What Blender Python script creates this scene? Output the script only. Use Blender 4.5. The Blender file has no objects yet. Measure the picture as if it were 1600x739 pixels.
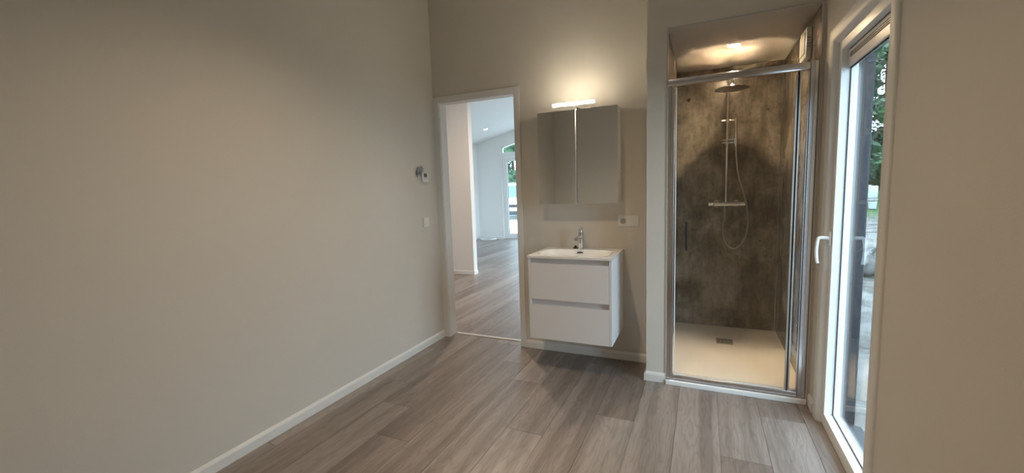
import bpy, bmesh, math, random
from mathutils import Vector, Matrix
random.seed(7)
C = bpy.context.scene.collection
PI = math.pi
# ------------------------------------------------------------------ camera
cd = bpy.data.cameras.new('camera'); cam = bpy.data.objects.new('camera', cd); C.objects.link(cam)
cd.sensor_fit = 'HORIZONTAL'; cd.sensor_width = 36.0; cd.lens = 661.7 / 1600 * 36; cd.clip_start = 0.02; cd.clip_end = 300
yaw, pit, rol = map(math.radians, (24.403, -6.311, -1.899))
fw = Vector((-math.sin(yaw) * math.cos(pit), math.cos(yaw) * math.cos(pit), math.sin(pit)))
rt0 = Vector((math.cos(yaw), math.sin(yaw), 0)); up0 = rt0.cross(fw)
rt = rt0 * math.cos(rol) + up0 * math.sin(rol); up = -rt0 * math.sin(rol) + up0 * math.cos(rol)
m = Matrix((rt, up, -fw)).transposed().to_4x4(); m.translation = Vector((2.215, -3.269, 1.357))
cam.matrix_world = m
bpy.context.scene.camera = cam
# ------------------------------------------------------------------ world, exposure
vs = bpy.context.scene.view_settings
vs.view_transform = 'Standard'; vs.look = 'None'; vs.gamma = 1; vs.use_curve_mapping = False; vs.exposure = 0.35
w = bpy.data.worlds.new('overcast_sky'); bpy.context.scene.world = w; w.use_nodes = True
bg = w.node_tree.nodes['Background']; bg.inputs[0].default_value = (0.63, 0.82, 1.0, 1); bg.inputs[1].default_value = 5.8
cy = bpy.context.scene.cycles
cy.max_bounces = 12; cy.diffuse_bounces = 6; cy.glossy_bounces = 6; cy.transparent_max_bounces = 16
cy.sample_clamp_indirect = 0.0; cy.blur_glossy = 0.0

def light(name, kind, loc, energy, color, rot=(0, 0, 0), **kw):
    d = bpy.data.lights.new(name, kind); d.energy = energy; d.color = color
    for k, v in kw.items(): setattr(d, k, v)
    o = bpy.data.objects.new(name, d); C.objects.link(o); o.location = loc; o.rotation_euler = rot
    return o
WARM = (1.0, 0.75, 0.49)
light('bedroom_downlight_lamp', 'SPOT', (1.26, -1.84, 3.055), 125, WARM, spot_size=math.radians(120), spot_blend=1.0, shadow_soft_size=0.03)
light('hall_fill_lamp', 'SPOT', (-0.3, 1.2, 3.40), 130, (1.0, 0.78, 0.60), spot_size=math.radians(150), spot_blend=1.0, shadow_soft_size=0.04)  # unseen fill lamp, added to warm and brighten the partition
light('shower_downlight_lamp', 'SPOT', (2.396, .254, 2.320), 60, (1.0, 0.73, 0.46), spot_size=math.radians(105), spot_blend=0.8, shadow_soft_size=0.03)
# portals guiding daylight sampling through the glazed doors
light('window_portal', 'AREA', (2.99, -0.87, 1.0), 1, (1, 1, 1), (0, PI / 2, 0), shape='RECTANGLE', size=1.9, size_y=0.68).data.cycles.is_portal = True
light('gable_portal', 'AREA', (-1.45, 7.56, 1.3), 1, (1, 1, 1), (-PI / 2, 0, 0), shape='RECTANGLE', size=2.8, size_y=2.6).data.cycles.is_portal = True

light('side_portal', 'AREA', (1.86, 5.0, 1.15), 1, (1, 1, 1), (0, PI / 2, 0), shape='RECTANGLE', size=2.3, size_y=3.6).data.cycles.is_portal = True  # portal of the added side window
light('living_room_fill_lamp', 'SPOT', (0.2, 3.3, 3.30), 110, (1.0, 0.82, 0.66), spot_size=math.radians(150), spot_blend=1.0, shadow_soft_size=0.04)  # unseen fill lamp, added to brighten the room beyond the door

# ------------------------------------------------------------------ materials
def mat(name, col, rough=0.5, metal=0.0, spec=0.5, emit=None, estr=0.0, coat=0.0):
    m = bpy.data.materials.new(name); m.use_nodes = True
    b = m.node_tree.nodes['Principled BSDF']
    b.inputs['Base Color'].default_value = (*col, 1); b.inputs['Roughness'].default_value = rough
    b.inputs['Metallic'].default_value = metal; b.inputs['Specular IOR Level'].default_value = spec
    b.inputs['Coat Weight'].default_value = coat
    if emit: b.inputs['Emission Color'].default_value = (*emit, 1); b.inputs['Emission Strength'].default_value = estr
    return m
def nd(m, t, **kw):
    n = m.node_tree.nodes.new(t)
    for k, v in kw.items():
        if k in n.inputs: n.inputs[k].default_value = v
        else: setattr(n, k, v)
    return n
def ln(m, a, b): m.node_tree.links.new(a, b)
def bumpy(m, scale, strength, dist=0.001, stretch=(1, 1, 1), detail=4):
    tc = nd(m, 'ShaderNodeTexCoord'); mp = nd(m, 'ShaderNodeMapping'); mp.inputs['Scale'].default_value = stretch
    nz = nd(m, 'ShaderNodeTexNoise', Scale=scale, Detail=detail); bp = nd(m, 'ShaderNodeBump', Strength=strength, Distance=dist)
    ln(m, tc.outputs['Object'], mp.inputs[0]); ln(m, mp.outputs[0], nz.inputs['Vector']); ln(m, nz.outputs[0], bp.inputs['Height'])
    ln(m, bp.outputs[0], m.node_tree.nodes['Principled BSDF'].inputs['Normal']); return nz
def ramp(m, fac, stops):
    r = nd(m, 'ShaderNodeValToRGB'); e = r.color_ramp.elements
    e[0].position = stops[0][0]; e[0].color = (*stops[0][1], 1); e[1].position = stops[-1][0]; e[1].color = (*stops[-1][1], 1)
    for p, c in stops[1:-1]: x = e.new(p); x.color = (*c, 1)
    ln(m, fac, r.inputs[0]); return r
def bsdf(m): return m.node_tree.nodes['Principled BSDF']

M = {}
M['wall'] = mat('wallpaper_paint', (0.665, 0.628, 0.565), 0.75, spec=0.25); bumpy(M['wall'], 260, 0.35, 0.001)
M['hallwall'] = mat('hall_paint', (0.86, 0.855, 0.84), 0.8, spec=0.2)
M['ceil'] = mat('ceiling_paint', (0.75, 0.74, 0.71), 0.8, spec=0.2)
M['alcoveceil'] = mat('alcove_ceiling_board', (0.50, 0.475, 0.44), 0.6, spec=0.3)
M['trim'] = mat('white_lacquer', (0.76, 0.755, 0.73), 0.45, spec=0.35)
M['upvc'] = mat('white_upvc', (0.84, 0.84, 0.83), 0.28)
M['plastic'] = mat('white_plastic', (0.80, 0.79, 0.76), 0.3)
M['vanity'] = mat('white_matt_lacquer', (0.80, 0.79, 0.80), 0.42)
M['ceramic'] = mat('white_ceramic', (0.88, 0.87, 0.85), 0.12, coat=0.4)
M['chrome'] = mat('chrome', (0.80, 0.79, 0.77), 0.12, 1.0)
M['polished'] = mat('polished_chrome', (0.74, 0.73, 0.72), 0.07, 1.0)
M['alu'] = mat('bright_aluminium', (0.66, 0.66, 0.68), 0.2, 1.0)
M['steel'] = mat('brushed_steel', (0.55, 0.53, 0.48), 0.3, 1.0)
M['black'] = mat('black_rubber', (0.012, 0.012, 0.013), 0.5)
M['dark'] = mat('anthracite_metal', (0.018, 0.024, 0.034), 0.5)
M['seal'] = mat('pale_seal', (0.70, 0.70, 0.68), 0.4)
M['mirror'] = mat('mirror_silver', (0.88, 0.89, 0.87), 0.012, 1.0)
M['grey'] = mat('grey_plastic', (0.33, 0.32, 0.31), 0.5)
M['screen'] = mat('lcd_screen', (0.05, 0.06, 0.06), 0.2)
M['gapdark'] = mat('shadow_gap_board', (0.10, 0.09, 0.08), 0.8)
M['soffit'] = mat('dark_cladding', (0.05, 0.055, 0.065), 0.6)
M['lens'] = mat('lamp_lens', (1, 1, 1), 0.3, emit=(1.0, 0.93, 0.82), estr=14)
M['ledbar'] = mat('led_tube', (1, 1, 1), 0.3, emit=(1.0, 0.86, 0.66), estr=90)
M['showerlamp'] = mat('shower_lamp_lens', (1, 1, 1), 0.3, emit=(1.0, 0.73, 0.46), estr=420)
M['vanwhite'] = mat('van_paint', (0.8, 0.82, 0.84), 0.2, coat=0.5)
M['vanglass'] = mat('van_glass', (0.10, 0.16, 0.25), 0.08)
M['cable'] = mat('white_cable', (0.82, 0.82, 0.80), 0.4)
M['bark'] = mat('bark', (0.07, 0.05, 0.035), 0.9)
M['film'] = mat('film_scrap', (0.55, 0.56, 0.57), 0.25)

def glass(name, tint, extra=0.0):
    m = bpy.data.materials.new(name); m.use_nodes = True; n = m.node_tree.nodes; n.clear()
    out = n.new('ShaderNodeOutputMaterial'); t = n.new('ShaderNodeBsdfTransparent'); t.inputs[0].default_value = (*tint, 1)
    g = n.new('ShaderNodeBsdfGlossy'); g.inputs['Roughness'].default_value = 0.0; g.inputs[0].default_value = (1, 1, 1, 1)
    f = n.new('ShaderNodeLayerWeight'); f.inputs[0].default_value = 0.5; mx = n.new('ShaderNodeMixShader')
    pw = n.new('ShaderNodeMath'); pw.operation = 'POWER'; pw.inputs[1].default_value = 5.0
    sc = n.new('ShaderNodeMath'); sc.operation = 'MULTIPLY_ADD'; sc.inputs[1].default_value = 0.96; sc.inputs[2].default_value = 0.04
    L = m.node_tree.links; L.new(f.outputs['Facing'], pw.inputs[0]); L.new(pw.outputs[0], sc.inputs[0]); L.new(sc.outputs[0], mx.inputs[0]); L.new(t.outputs[0], mx.inputs[1]); L.new(g.outputs[0], mx.inputs[2]); L.new(mx.outputs[0], out.inputs[0])
    return m
M['glass'] = glass('window_glass', (0.95, 0.975, 0.97)); M['sglass'] = glass('shower_glass', (0.975, 0.985, 0.98))

# concrete look laminate panel
def concrete():
    m = mat('concrete_look_laminate', (0.2, 0.17, 0.13), 0.24, spec=0.45)
    tc = nd(m, 'ShaderNodeTexCoord')
    n1 = nd(m, 'ShaderNodeTexNoise', Scale=4.2, Detail=10, Roughness=0.68, Distortion=0.3)
    mp = nd(m, 'ShaderNodeMapping'); mp.inputs['Scale'].default_value = (1, 1, 0.7)
    ln(m, tc.outputs['Object'], mp.inputs[0]); ln(m, mp.outputs[0], n1.inputs['Vector'])
    mp2 = nd(m, 'ShaderNodeMapping'); mp2.inputs['Scale'].default_value = (9, 9, 1.1)
    n2 = nd(m, 'ShaderNodeTexNoise', Scale=3.0, Detail=9, Roughness=0.7)
    ln(m, tc.outputs['Object'], mp2.inputs[0]); ln(m, mp2.outputs[0], n2.inputs['Vector'])
    n3 = nd(m, 'ShaderNodeTexNoise', Scale=24, Detail=8, Roughness=0.75); ln(m, tc.outputs['Object'], n3.inputs['Vector'])
    r1 = ramp(m, n1.outputs[0], [(0.36, (0.120, 0.098, 0.071)), (0.47, (0.185, 0.157, 0.120)), (0.54, (0.260, 0.226, 0.180)), (0.64, (0.375, 0.336, 0.278))])
    r2 = ramp(m, n2.outputs[0], [(0.38, (0.55, 0.52, 0.47)), (0.58, (1.15, 1.13, 1.10))])
    r3 = ramp(m, n3.outputs[0], [(0.34, (0.62, 0.58, 0.54)), (0.46, (1, 1, 1)), (0.72, (1.15, 1.15, 1.15))])
    a = nd(m, 'ShaderNodeMix', data_type='RGBA', blend_type='MULTIPLY'); a.inputs[0].default_value = 0.5
    b = nd(m, 'ShaderNodeMix', data_type='RGBA', blend_type='MULTIPLY'); b.inputs[0].default_value = 0.8
    ln(m, r1.outputs[0], a.inputs[6]); ln(m, r2.outputs[0], a.inputs[7]); ln(m, a.outputs[2], b.inputs[6]); ln(m, r3.outputs[0], b.inputs[7])
    ln(m, b.outputs[2], bsdf(m).inputs['Base Color']); return m
M['concrete'] = concrete()

# grey oak vinyl plank: the plank's long side runs along its own Y
def vinyl():
    m = mat('grey_oak_vinyl', (0.2, 0.17, 0.14), 0.36, spec=0.5)
    tc = nd(m, 'ShaderNodeTexCoord'); oi = nd(m, 'ShaderNodeObjectInfo')
    mul = nd(m, 'ShaderNodeMath', operation='MULTIPLY'); mul.inputs[1].default_value = 37.0; ln(m, oi.outputs['Random'], mul.inputs[0])
    add = nd(m, 'ShaderNodeVectorMath', operation='ADD'); ln(m, tc.outputs['Object'], add.inputs[0]); ln(m, mul.outputs[0], add.inputs[1])
    def stretched(sc): 
        mp = nd(m, 'ShaderNodeMapping'); mp.inputs['Scale'].default_value = sc; ln(m, add.outputs[0], mp.inputs[0]); return mp.outputs[0]
    warp = nd(m, 'ShaderNodeTexNoise', Scale=1.0, Detail=3, Roughness=0.5); ln(m, stretched((7, 1.1, 1)), warp.inputs['Vector'])
    # cathedral rings: contours of a stretched noise
    rm = nd(m, 'ShaderNodeMath', operation='MULTIPLY'); rm.inputs[1].default_value = 15.0; ln(m, warp.outputs[0], rm.inputs[0])
    fr = nd(m, 'ShaderNodeMath', operation='FRACT'); ln(m, rm.outputs[0], fr.inputs[0])
    ring = ramp(m, fr.outputs[0], [(0.0, (1, 1, 1)), (0.45, (1.04, 1.04, 1.04)), (0.86, (0.80, 0.79, 0.78)), (1.0, (1, 1, 1))])
    fib = nd(m, 'ShaderNodeTexNoise', Scale=1.0, Detail=7, Roughness=0.7); ln(m, stretched((210, 7, 1)), fib.inputs['Vector'])
    fibr = ramp(m, fib.outputs[0], [(0.34, (0.78, 0.77, 0.76)), (0.5, (1, 1, 1)), (0.68, (1.14, 1.14, 1.14))])
    band = nd(m, 'ShaderNodeTexNoise', Scale=1.0, Detail=3, Roughness=0.5); ln(m, stretched((14, 0.6, 1)), band.inputs['Vector'])
    bandr = ramp(m, band.outputs[0], [(0.38, (0.76, 0.74, 0.73)), (0.5, (1, 1, 1)), (0.62, (1.16, 1.16, 1.16))])
    base = ramp(m, oi.outputs['Random'], [(0.0, (0.195, 0.158, 0.137)), (0.4, (0.232, 0.194, 0.172)), (0.7, (0.268, 0.230, 0.208)), (1.0, (0.310, 0.272, 0.248))])
    prev = base.outputs[0]
    for r, f in ((ring, 0.8), (fibr, 0.85), (bandr, 0.9)):
        a = nd(m, 'ShaderNodeMix', data_type='RGBA', blend_type='MULTIPLY'); a.inputs[0].default_value = f
        ln(m, prev, a.inputs[6]); ln(m, r.outputs[0], a.inputs[7]); prev = a.outputs[2]
    ln(m, prev, bsdf(m).inputs['Base Color'])
    bp = nd(m, 'ShaderNodeBump', Strength=0.25, Distance=0.0008); ln(m, fib.outputs[0], bp.inputs['Height']); ln(m, bp.outputs[0], bsdf(m).inputs['Normal'])
    return m
M['vinyl'] = vinyl()

def ground_mat():
    m = mat('sandy_soil', (0.4, 0.36, 0.3), 0.9); tc = nd(m, 'ShaderNodeTexCoord')
    n1 = nd(m, 'ShaderNodeTexNoise', Scale=2.2, Detail=10, Roughness=0.7); ln(m, tc.outputs['Object'], n1.inputs['Vector'])
    r = ramp(m, n1.outputs[0], [(0.36, (0.07, 0.062, 0.052)), (0.48, (0.17, 0.16, 0.145)), (0.62, (0.27, 0.262, 0.25))])
    sp = nd(m, 'ShaderNodeSeparateXYZ'); ln(m, tc.outputs['Object'], sp.inputs[0])
    mr = nd(m, 'ShaderNodeMapRange'); mr.inputs['From Min'].default_value = 12.5; mr.inputs['From Max'].default_value = 14.5; ln(m, sp.outputs[1], mr.inputs[0])
    gt = nd(m, 'ShaderNodeMath', operation='GREATER_THAN'); gt.inputs[1].default_value = 2.0; ln(m, sp.outputs[0], gt.inputs[0])
    mm = nd(m, 'ShaderNodeMath', operation='MULTIPLY'); ln(m, mr.outputs[0], mm.inputs[0]); ln(m, gt.outputs[0], mm.inputs[1])
    g = ramp(m, n1.outputs[0], [(0.35, (0.03, 0.06, 0.02)), (0.65, (0.12, 0.20, 0.06))])
    a = nd(m, 'ShaderNodeMix', data_type='RGBA'); ln(m, mm.outputs[0], a.inputs[0]); ln(m, r.outputs[0], a.inputs[6]); ln(m, g.outputs[0], a.inputs[7])
    lt = nd(m, 'ShaderNodeMath', operation='LESS_THAN'); lt.inputs[1].default_value = 0.5; ln(m, sp.outputs[0], lt.inputs[0])
    d = nd(m, 'ShaderNodeMix', data_type='RGBA'); d.inputs[7].default_value = (0.62, 0.61, 0.59, 1); ln(m, lt.outputs[0], d.inputs[0]); ln(m, a.outputs[2], d.inputs[6])  # ground on the patio side painted paler to imitate blown-out daylight
    ln(m, d.outputs[2], bsdf(m).inputs['Base Color'])
    bp = nd(m, 'ShaderNodeBump', Strength=0.8, Distance=0.06); ln(m, n1.outputs[0], bp.inputs['Height']); ln(m, bp.outputs[0], bsdf(m).inputs['Normal']); return m
M['ground'] = ground_mat()
def leaf_mat(name, a, b):
    m = mat(name, a, 0.55); tc = nd(m, 'ShaderNodeTexCoord'); n = nd(m, 'ShaderNodeTexNoise', Scale=1.7, Detail=4)
    ln(m, tc.outputs['Object'], n.inputs['Vector']); r = ramp(m, n.outputs[0], [(0.35, a), (0.65, b)]); ln(m, r.outputs[0], bsdf(m).inputs['Base Color']); return m
M['leaf0'] = leaf_mat('dark_leaves', (0.012, 0.034, 0.018), (0.032, 0.078, 0.036))
M['leaf1'] = leaf_mat('bright_leaves', (0.022, 0.060, 0.026), (0.070, 0.145, 0.068))
def mapped_tub():
    m = mat('weathered_grey_plastic', (0.2, 0.2, 0.2), 0.5); tc = nd(m, 'ShaderNodeTexCoord'); n = nd(m, 'ShaderNodeTexNoise', Scale=9, Detail=5)
    ln(m, tc.outputs['Object'], n.inputs['Vector']); r = ramp(m, n.outputs[0], [(0.4, (0.10, 0.10, 0.10)), (0.6, (0.30, 0.30, 0.29))]); ln(m, r.outputs[0], bsdf(m).inputs['Base Color']); return m
M['tub'] = mapped_tub()

# ------------------------------------------------------------------ mesh helpers
def bx(bm, a, b, bev=0.0, seg=2):
    r = bmesh.ops.create_cube(bm, size=1.0); vs_ = r['verts']
    a, b = Vector(a), Vector(b); c = (a + b) / 2; d = b - a
    for v in vs_: v.co = Vector((v.co.x * d.x + c.x, v.co.y * d.y + c.y, v.co.z * d.z + c.z))
    if bev > 0:
        es = list({e for v in vs_ for e in v.link_edges})
        bmesh.ops.bevel(bm, geom=es, offset=bev, segments=seg, affect='EDGES', profile=0.5)
def cyl(bm, p, q, r, seg=24, r2=None, caps=True):
    p, q = Vector(p), Vector(q); d = q - p
    mt = Matrix.Translation((p + q) / 2) @ d.to_track_quat('Z', 'Y').to_matrix().to_4x4()
    bmesh.ops.create_cone(bm, cap_ends=caps, segments=seg, radius1=r, radius2=r if r2 is None else r2, depth=d.length, matrix=mt)
def tube(bm, pts, r, seg=10, closed=False):
    pts = [Vector(p) for p in pts]; n = len(pts); rings = []; prev = None
    for i, p in enumerate(pts):
        t = (pts[min(i + 1, n - 1)] - pts[max(i - 1, 0)]).normalized()
        if prev is None:
            u = t.orthogonal().normalized()
        else:
            u = (prev - t * prev.dot(t)).normalized()
        prev = u; v = t.cross(u); rr = r[i] if isinstance(r, (list, tuple)) else r
        rings.append([bm.verts.new(p + (u * math.cos(a) + v * math.sin(a)) * rr) for a in [2 * PI * k / seg for k in range(seg)]])
    for i in range(n - 1):
        for k in range(seg): bm.faces.new((rings[i][k], rings[i][(k + 1) % seg], rings[i + 1][(k + 1) % seg], rings[i + 1][k]))
    bm.faces.new(rings[0][::-1]); bm.faces.new(rings[-1])
def lathe(bm, prof, c, axis=Vector((0, 0, 1)), seg=40, caps=True):
    q = axis.normalized().to_track_quat('Z', 'Y'); c = Vector(c); rings = []
    for r, z in prof:
        rings.append([bm.verts.new(c + q @ Vector((r * math.cos(a), r * math.sin(a), z))) for a in [2 * PI * k / seg for k in range(seg)]])
    for i in range(len(prof) - 1):
        for k in range(seg): bm.faces.new((rings[i][k], rings[i][(k + 1) % seg], rings[i + 1][(k + 1) % seg], rings[i + 1][k]))
    if caps: bm.faces.new(rings[0][::-1]); bm.faces.new(rings[-1])
def prism(bm, poly, ext):     # poly: 3D points of one end, ext: vector
    ext = Vector(ext); a = [bm.verts.new(Vector(p)) for p in poly]; b = [bm.verts.new(Vector(p) + ext) for p in poly]; n = len(a)
    bm.faces.new(a[::-1]); bm.faces.new(b)
    for i in range(n): bm.faces.new((a[i], a[(i + 1) % n], b[(i + 1) % n], b[i]))
def catmull(pts, n=8):
    P = [Vector(p) for p in pts]; P = [P[0] * 2 - P[1]] + P + [P[-1] * 2 - P[-2]]; out = []
    for i in range(1, len(P) - 2):
        for k in range(n):
            t = k / n; out.append(0.5 * (2 * P[i] + (P[i + 1] - P[i - 1]) * t + (2 * P[i - 1] - 5 * P[i] + 4 * P[i + 1] - P[i + 2]) * t * t + (-P[i - 1] + 3 * P[i] - 3 * P[i + 1] + P[i + 2]) * t ** 3))
    out.append(P[-2]); return out
def obj(name, build, m, parent=None, loc=(0, 0, 0), rot=(0, 0, 0), smooth=False):
    bm = bmesh.new(); build(bm); bmesh.ops.recalc_face_normals(bm, faces=bm.faces)
    me = bpy.data.meshes.new(name); bm.to_mesh(me); bm.free(); me.materials.append(m)
    if smooth:
        for p in me.polygons: p.use_smooth = True
        try: me.set_sharp_from_angle(angle=math.radians(35))
        except Exception: pass
    o = bpy.data.objects.new(name, me); C.objects.link(o); o.location = loc; o.rotation_euler = rot
    if parent: o.parent = parent; 
    return o
def boxes(*bs, bev=0.0):
    def f(bm):
        for a, b in bs: bx(bm, a, b, bev)
    return f
def struct(name, build, m, parent=None, **kw):
    o = obj(name, build, m, parent, **kw)
    if not parent: o['kind'] = 'structure'
    return o
def thing(name, label, cat, loc=(0, 0, 0), rotz=0, group=None):
    o = bpy.data.objects.new(name, None); o.empty_display_size = 0.1; C.objects.link(o); o.location = loc; o.rotation_euler = (0, 0, rotz)
    o['label'] = label; o['category'] = cat
    if group: o['group'] = group
    return o
def tag(o, label, cat, group=None):
    o['label'] = label; o['category'] = cat
    if group: o['group'] = group
    return o

# key dimensions (metres)
DL, DR, DH = 0.066, 0.785, 2.135          # door opening in the back wall
SX, SXL, SXR, SY, SB, SH = 1.868, 1.998, 2.797, -0.303, 0.864, 2.325   # shower alcove
XR = 2.822; REAR = -3.66; HC = 3.06        # right wall, rear wall, ceiling
WF, WN, WT = -0.470, -1.290, 2.075         # window hole: far side, near side, top
GB = -0.35                                  # outside ground level

# ------------------------------------------------------------------ structure: bedroom
floor = struct('floor', boxes(((-0.1, REAR - 0.1, -0.06), (2.90, 0.10, -0.0045))), M['gapdark'])
struct('wall_left', boxes(((-0.12, REAR - .1, GB), (0, 0.10, HC + .3))), M['wall'])
struct('wall_rear', boxes(((0, REAR - .12, GB), (XR + .16, REAR, HC + .3))), M['wall'])
struct('wall_back', boxes(((0, 0, GB), (DL - 0.018, 0.10, HC + .3)), ((DR + 0.018, 0, GB), (SX, 0.10, HC + .3)), ((DL - 0.018, 0, DH + 0.018), (DR + 0.018, 0.10, HC + .3))), M['wall'])
struct('wall_right', boxes(((XR, REAR - .12, GB), (XR + .16, WN, HC + .3)), ((XR, WF, GB), (XR + .16, SY + .012, HC + .3)), ((XR, WN, WT), (XR + .16, WF, HC + .3)), ((XR + .02, WN, GB), (XR + .16, WF, -0.062))), M['wall'])
struct('ceiling', boxes(((-.1, REAR - .1, HC), (XR + .1, 0.10, HC + .12))), M['ceil'])
struct('wall_alcove_front', boxes(((SX, SY, SH + 0.003), (XR, SY + .10, HC)), ((SX, SY, 0), (SXL - .004, SY + .02, SH + 0.003)), ((SXR + 0.004, SY, 0), (XR, SY + .011, SH + .003))), M['wall'])
struct('wall_alcove_left', boxes(((SX, SY + .02, 0), (SXL - .006, SB + .02, HC))), M['wall'])
al = struct('wall_alcove_back', boxes(((SXL - .006, SB + .008, GB), (SXR + .1, SB + .11, HC))), M['wall'])
obj('wall_panel', boxes(((SXL, SB, 0.074), (SXR, SB + .008, SH - .002))), M['concrete'], al)
obj('corner_bead', boxes(((SXR - .012, SB - .006, 0.074), (SXR - .007, SB, SH - .002))), M['alu'], al)
ar = struct('wall_alcove_right', boxes(((SXR + .006, SY + .012, GB), (XR + .16, SB + .02, HC))), M['wall'])
obj('wall_panel', boxes(((SXR, SY + .004, 0.074), (SXR + .006, SB, SH - .002))), M['concrete'], ar)
alp = [o for o in C.objects if o.name == 'wall_alcove_left'][0]
obj('wall_panel', boxes(((SXL - .006, SY + .004, 0.074), (SXL, SB, SH - .002))), M['concrete'], alp)
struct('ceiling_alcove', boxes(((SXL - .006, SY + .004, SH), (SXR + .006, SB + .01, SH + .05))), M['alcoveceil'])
def alcove_trim(bm):
    t, d = 0.010, 0.006
    bx(bm, (SXL - .006, SY - d, 0.0), (SXL + .0005, SY + .006, SH - .0005), .0015)
    bx(bm, (SXR + .002, SY - d, 0.0), (SXR + .014, SY + .006, SH - .0005), .0015)
    bx(bm, (SXL - .006, SY - d, SH), (SXR + .014, SY + .006, SH + .012), .0015)
struct('trim_1', alcove_trim, mat('alcove_edge_profile', (0.50, 0.48, 0.44), 0.4))

# baseboards (profile with a rounded, sloped top)
BH, BT = 0.066, 0.014
def bbprof(p, q, n):      # run along wall from p to q, n = direction into the room
    def f(bm):
        p3, q3, n3 = Vector((*p, 0)), Vector((*q, 0)), Vector((*n, 0))
        prof = [(0.0005, 0.0005), (BT, 0.0005), (BT, BH - .018), (BT - .002, BH - .012), (BT - .007, BH - .005), (BT - .011, BH), (0.0005, BH)]
        prism(bm, [p3 + n3 * a + Vector((0, 0, z)) for a, z in prof], q3 - p3)
    return f
struct('baseboard_left', bbprof((0, REAR), (0, -0.0145), (1, 0)), M['trim'])
struct('baseboard_back', bbprof((DR + .055, 0), (SX, 0), (0, -1)), M['trim'])
struct('baseboard_alcove_side', bbprof((SX, -.0), (SX, SY - BT), (-1, 0)), M['trim'])
struct('baseboard_alcove_front', bbprof((SX, SY), (SXL - .007, SY), (0, -1)), M['trim'])
struct('baseboard_right_far', bbprof((XR, SY - .0), (XR, WF + .045), (-1, 0)), M['trim'])
struct('baseboard_right_near', bbprof((XR, WN - .047), (XR, REAR), (-1, 0)), M['trim'])

# floor planks, every plank its own object
PW, PL = 0.2220, 1.52
plank_cache = {}
def plank(x0, x1, y0, y1, parent):
    wx, wy = round(x1 - x0, 3), round(y1 - y0, 3)
    if wx < .012 or wy < .012: return
    k = (wx, wy)
    if k not in plank_cache:
        bm = bmesh.new(); g = .0006; bx(bm, (g, g, -0.004), (wx - g, wy - g, 0), .0009, 1)
        me = bpy.data.meshes.new('plank'); bm.to_mesh(me); bm.free(); me.materials.append(M['vinyl']); plank_cache[k] = me
    o = bpy.data.objects.new('plank', plank_cache[k]); C.objects.link(o); o.parent = parent; o.location = (x0, y0, 0)
def lay(parent, rx0, rx1, ry0, ry1, offs, first=0.0924):
    k0 = math.floor((rx0 - first) / PW) - 1; x = first + k0 * PW; i = k0 + 1
    # row i spans [first+(i)*PW - PW, ...]
    while x < rx1:
        a, b = max(x, rx0), min(x + PW, rx1)
        off = offs.get(i, None)
        if off is None: off = random.Random(i * 17 + 3).uniform(0, PL)
        y = off - math.ceil((off - ry0) / PL) * PL
        while y < ry1:
            plank(a, b, max(y, ry0), min(y + PL, ry1), parent); y += PL
        x += PW; i += 1
# row 1 starts at x = 0.0924, row 0 lies left of it
lay(floor, 0.0, 2.838, REAR, 0.098, {0: -0.30, 1: -0.93, 2: -1.215, 3: -1.525, 4: -0.35, 5: -0.62, 6: -1.205, 7: -0.15, 8: -0.88, 9: -1.42, 10: -0.10, 11: -1.05, 12: -0.565, 13: -1.3}, first=0.0924)

# ------------------------------------------------------------------ door opening to the hall: door_1 (lining, casing, threshold)
dr = thing('door_1', '', ''); del dr['label']; del dr['category']; dr['kind'] = 'structure'
obj('door_lining', boxes(((DL - .018, 0.001, 0), (DL, 0.10, DH)), ((DR, 0.001, 0), (DR + .018, 0.10, DH)), ((DL - .018, 0.001, DH), (DR + .018, 0.10, DH + .018)), bev=.001), M['trim'], dr)
def casing(bm):
    y0, y1 = -0.012, 0.0
    bx(bm, (0.0008, y0, 0), (DL - .004, y1, DH + .054), .002)
    bx(bm, (DR + .004, y0, 0), (DR + .054, y1, DH + .054), .002)
    bx(bm, (DL - .004, y0, DH + .004), (DR + .004, y1, DH + .054), .002)
obj('casing', casing, M['trim'], dr)
def casing2(bm):
    y0, y1 = 0.1, 0.112
    bx(bm, (DL - .06, y0, 0), (DL - .004, y1, DH + .054), .002); bx(bm, (DR + .004, y0, 0), (DR + .06, y1, DH + .054), .002)
    bx(bm, (DL - .004, y0, DH + .004), (DR + .004, y1, DH + .054), .002)
obj('casing', casing2, M['trim'], dr)
obj('threshold_strip', boxes(((DL, 0.099, -.004), (DR, 0.125, 0.006)), bev=.002), M['seal'], dr)

# ------------------------------------------------------------------ living room seen through the door
YF = 7.4; XL = -3.63
fh = struct('floor_hall', boxes(((XL - .1, 0.10, -0.06), (SX + .1, YF + .12, -0.0045))), M['gapdark'])
lay(fh, -3.63, 1.0, 0.1245, YF, {}, first=0.0924)
obj('floor_board', boxes(((1.0, 0.1245, -.0045), (SX, YF, 0))), M['vinyl'], fh)
def zc(x): return 2.645 + 0.255 * (x - XL)
XRG = -0.2
struct('wall_hall_left', boxes(((XL - .12, 0.0, GB), (XL, YF + .12, 4))), M['hallwall'])
struct('wall_hall_front', boxes(((XL, 0.0, GB), (-0.12, 0.10, 4))), M['hallwall'])
struct('wall_hall_right', boxes(((SX - .1, SB + .11, GB), (SX, 3.2, 4)), ((SX - .1, 6.8, GB), (SX, YF + .12, 4)), ((SX - .1, 3.2, GB), (SX, 6.8, 0)), ((SX - .1, 3.2, 2.3), (SX, 6.8, 4)), ((SX, 0.1, GB), (SX + .001, SB + .11, 4))), M['hallwall'])
struct('wall_partition', boxes(((XL, 2.65, 0), (-1.165, 2.76, 3.6))), M['hallwall'])
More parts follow.
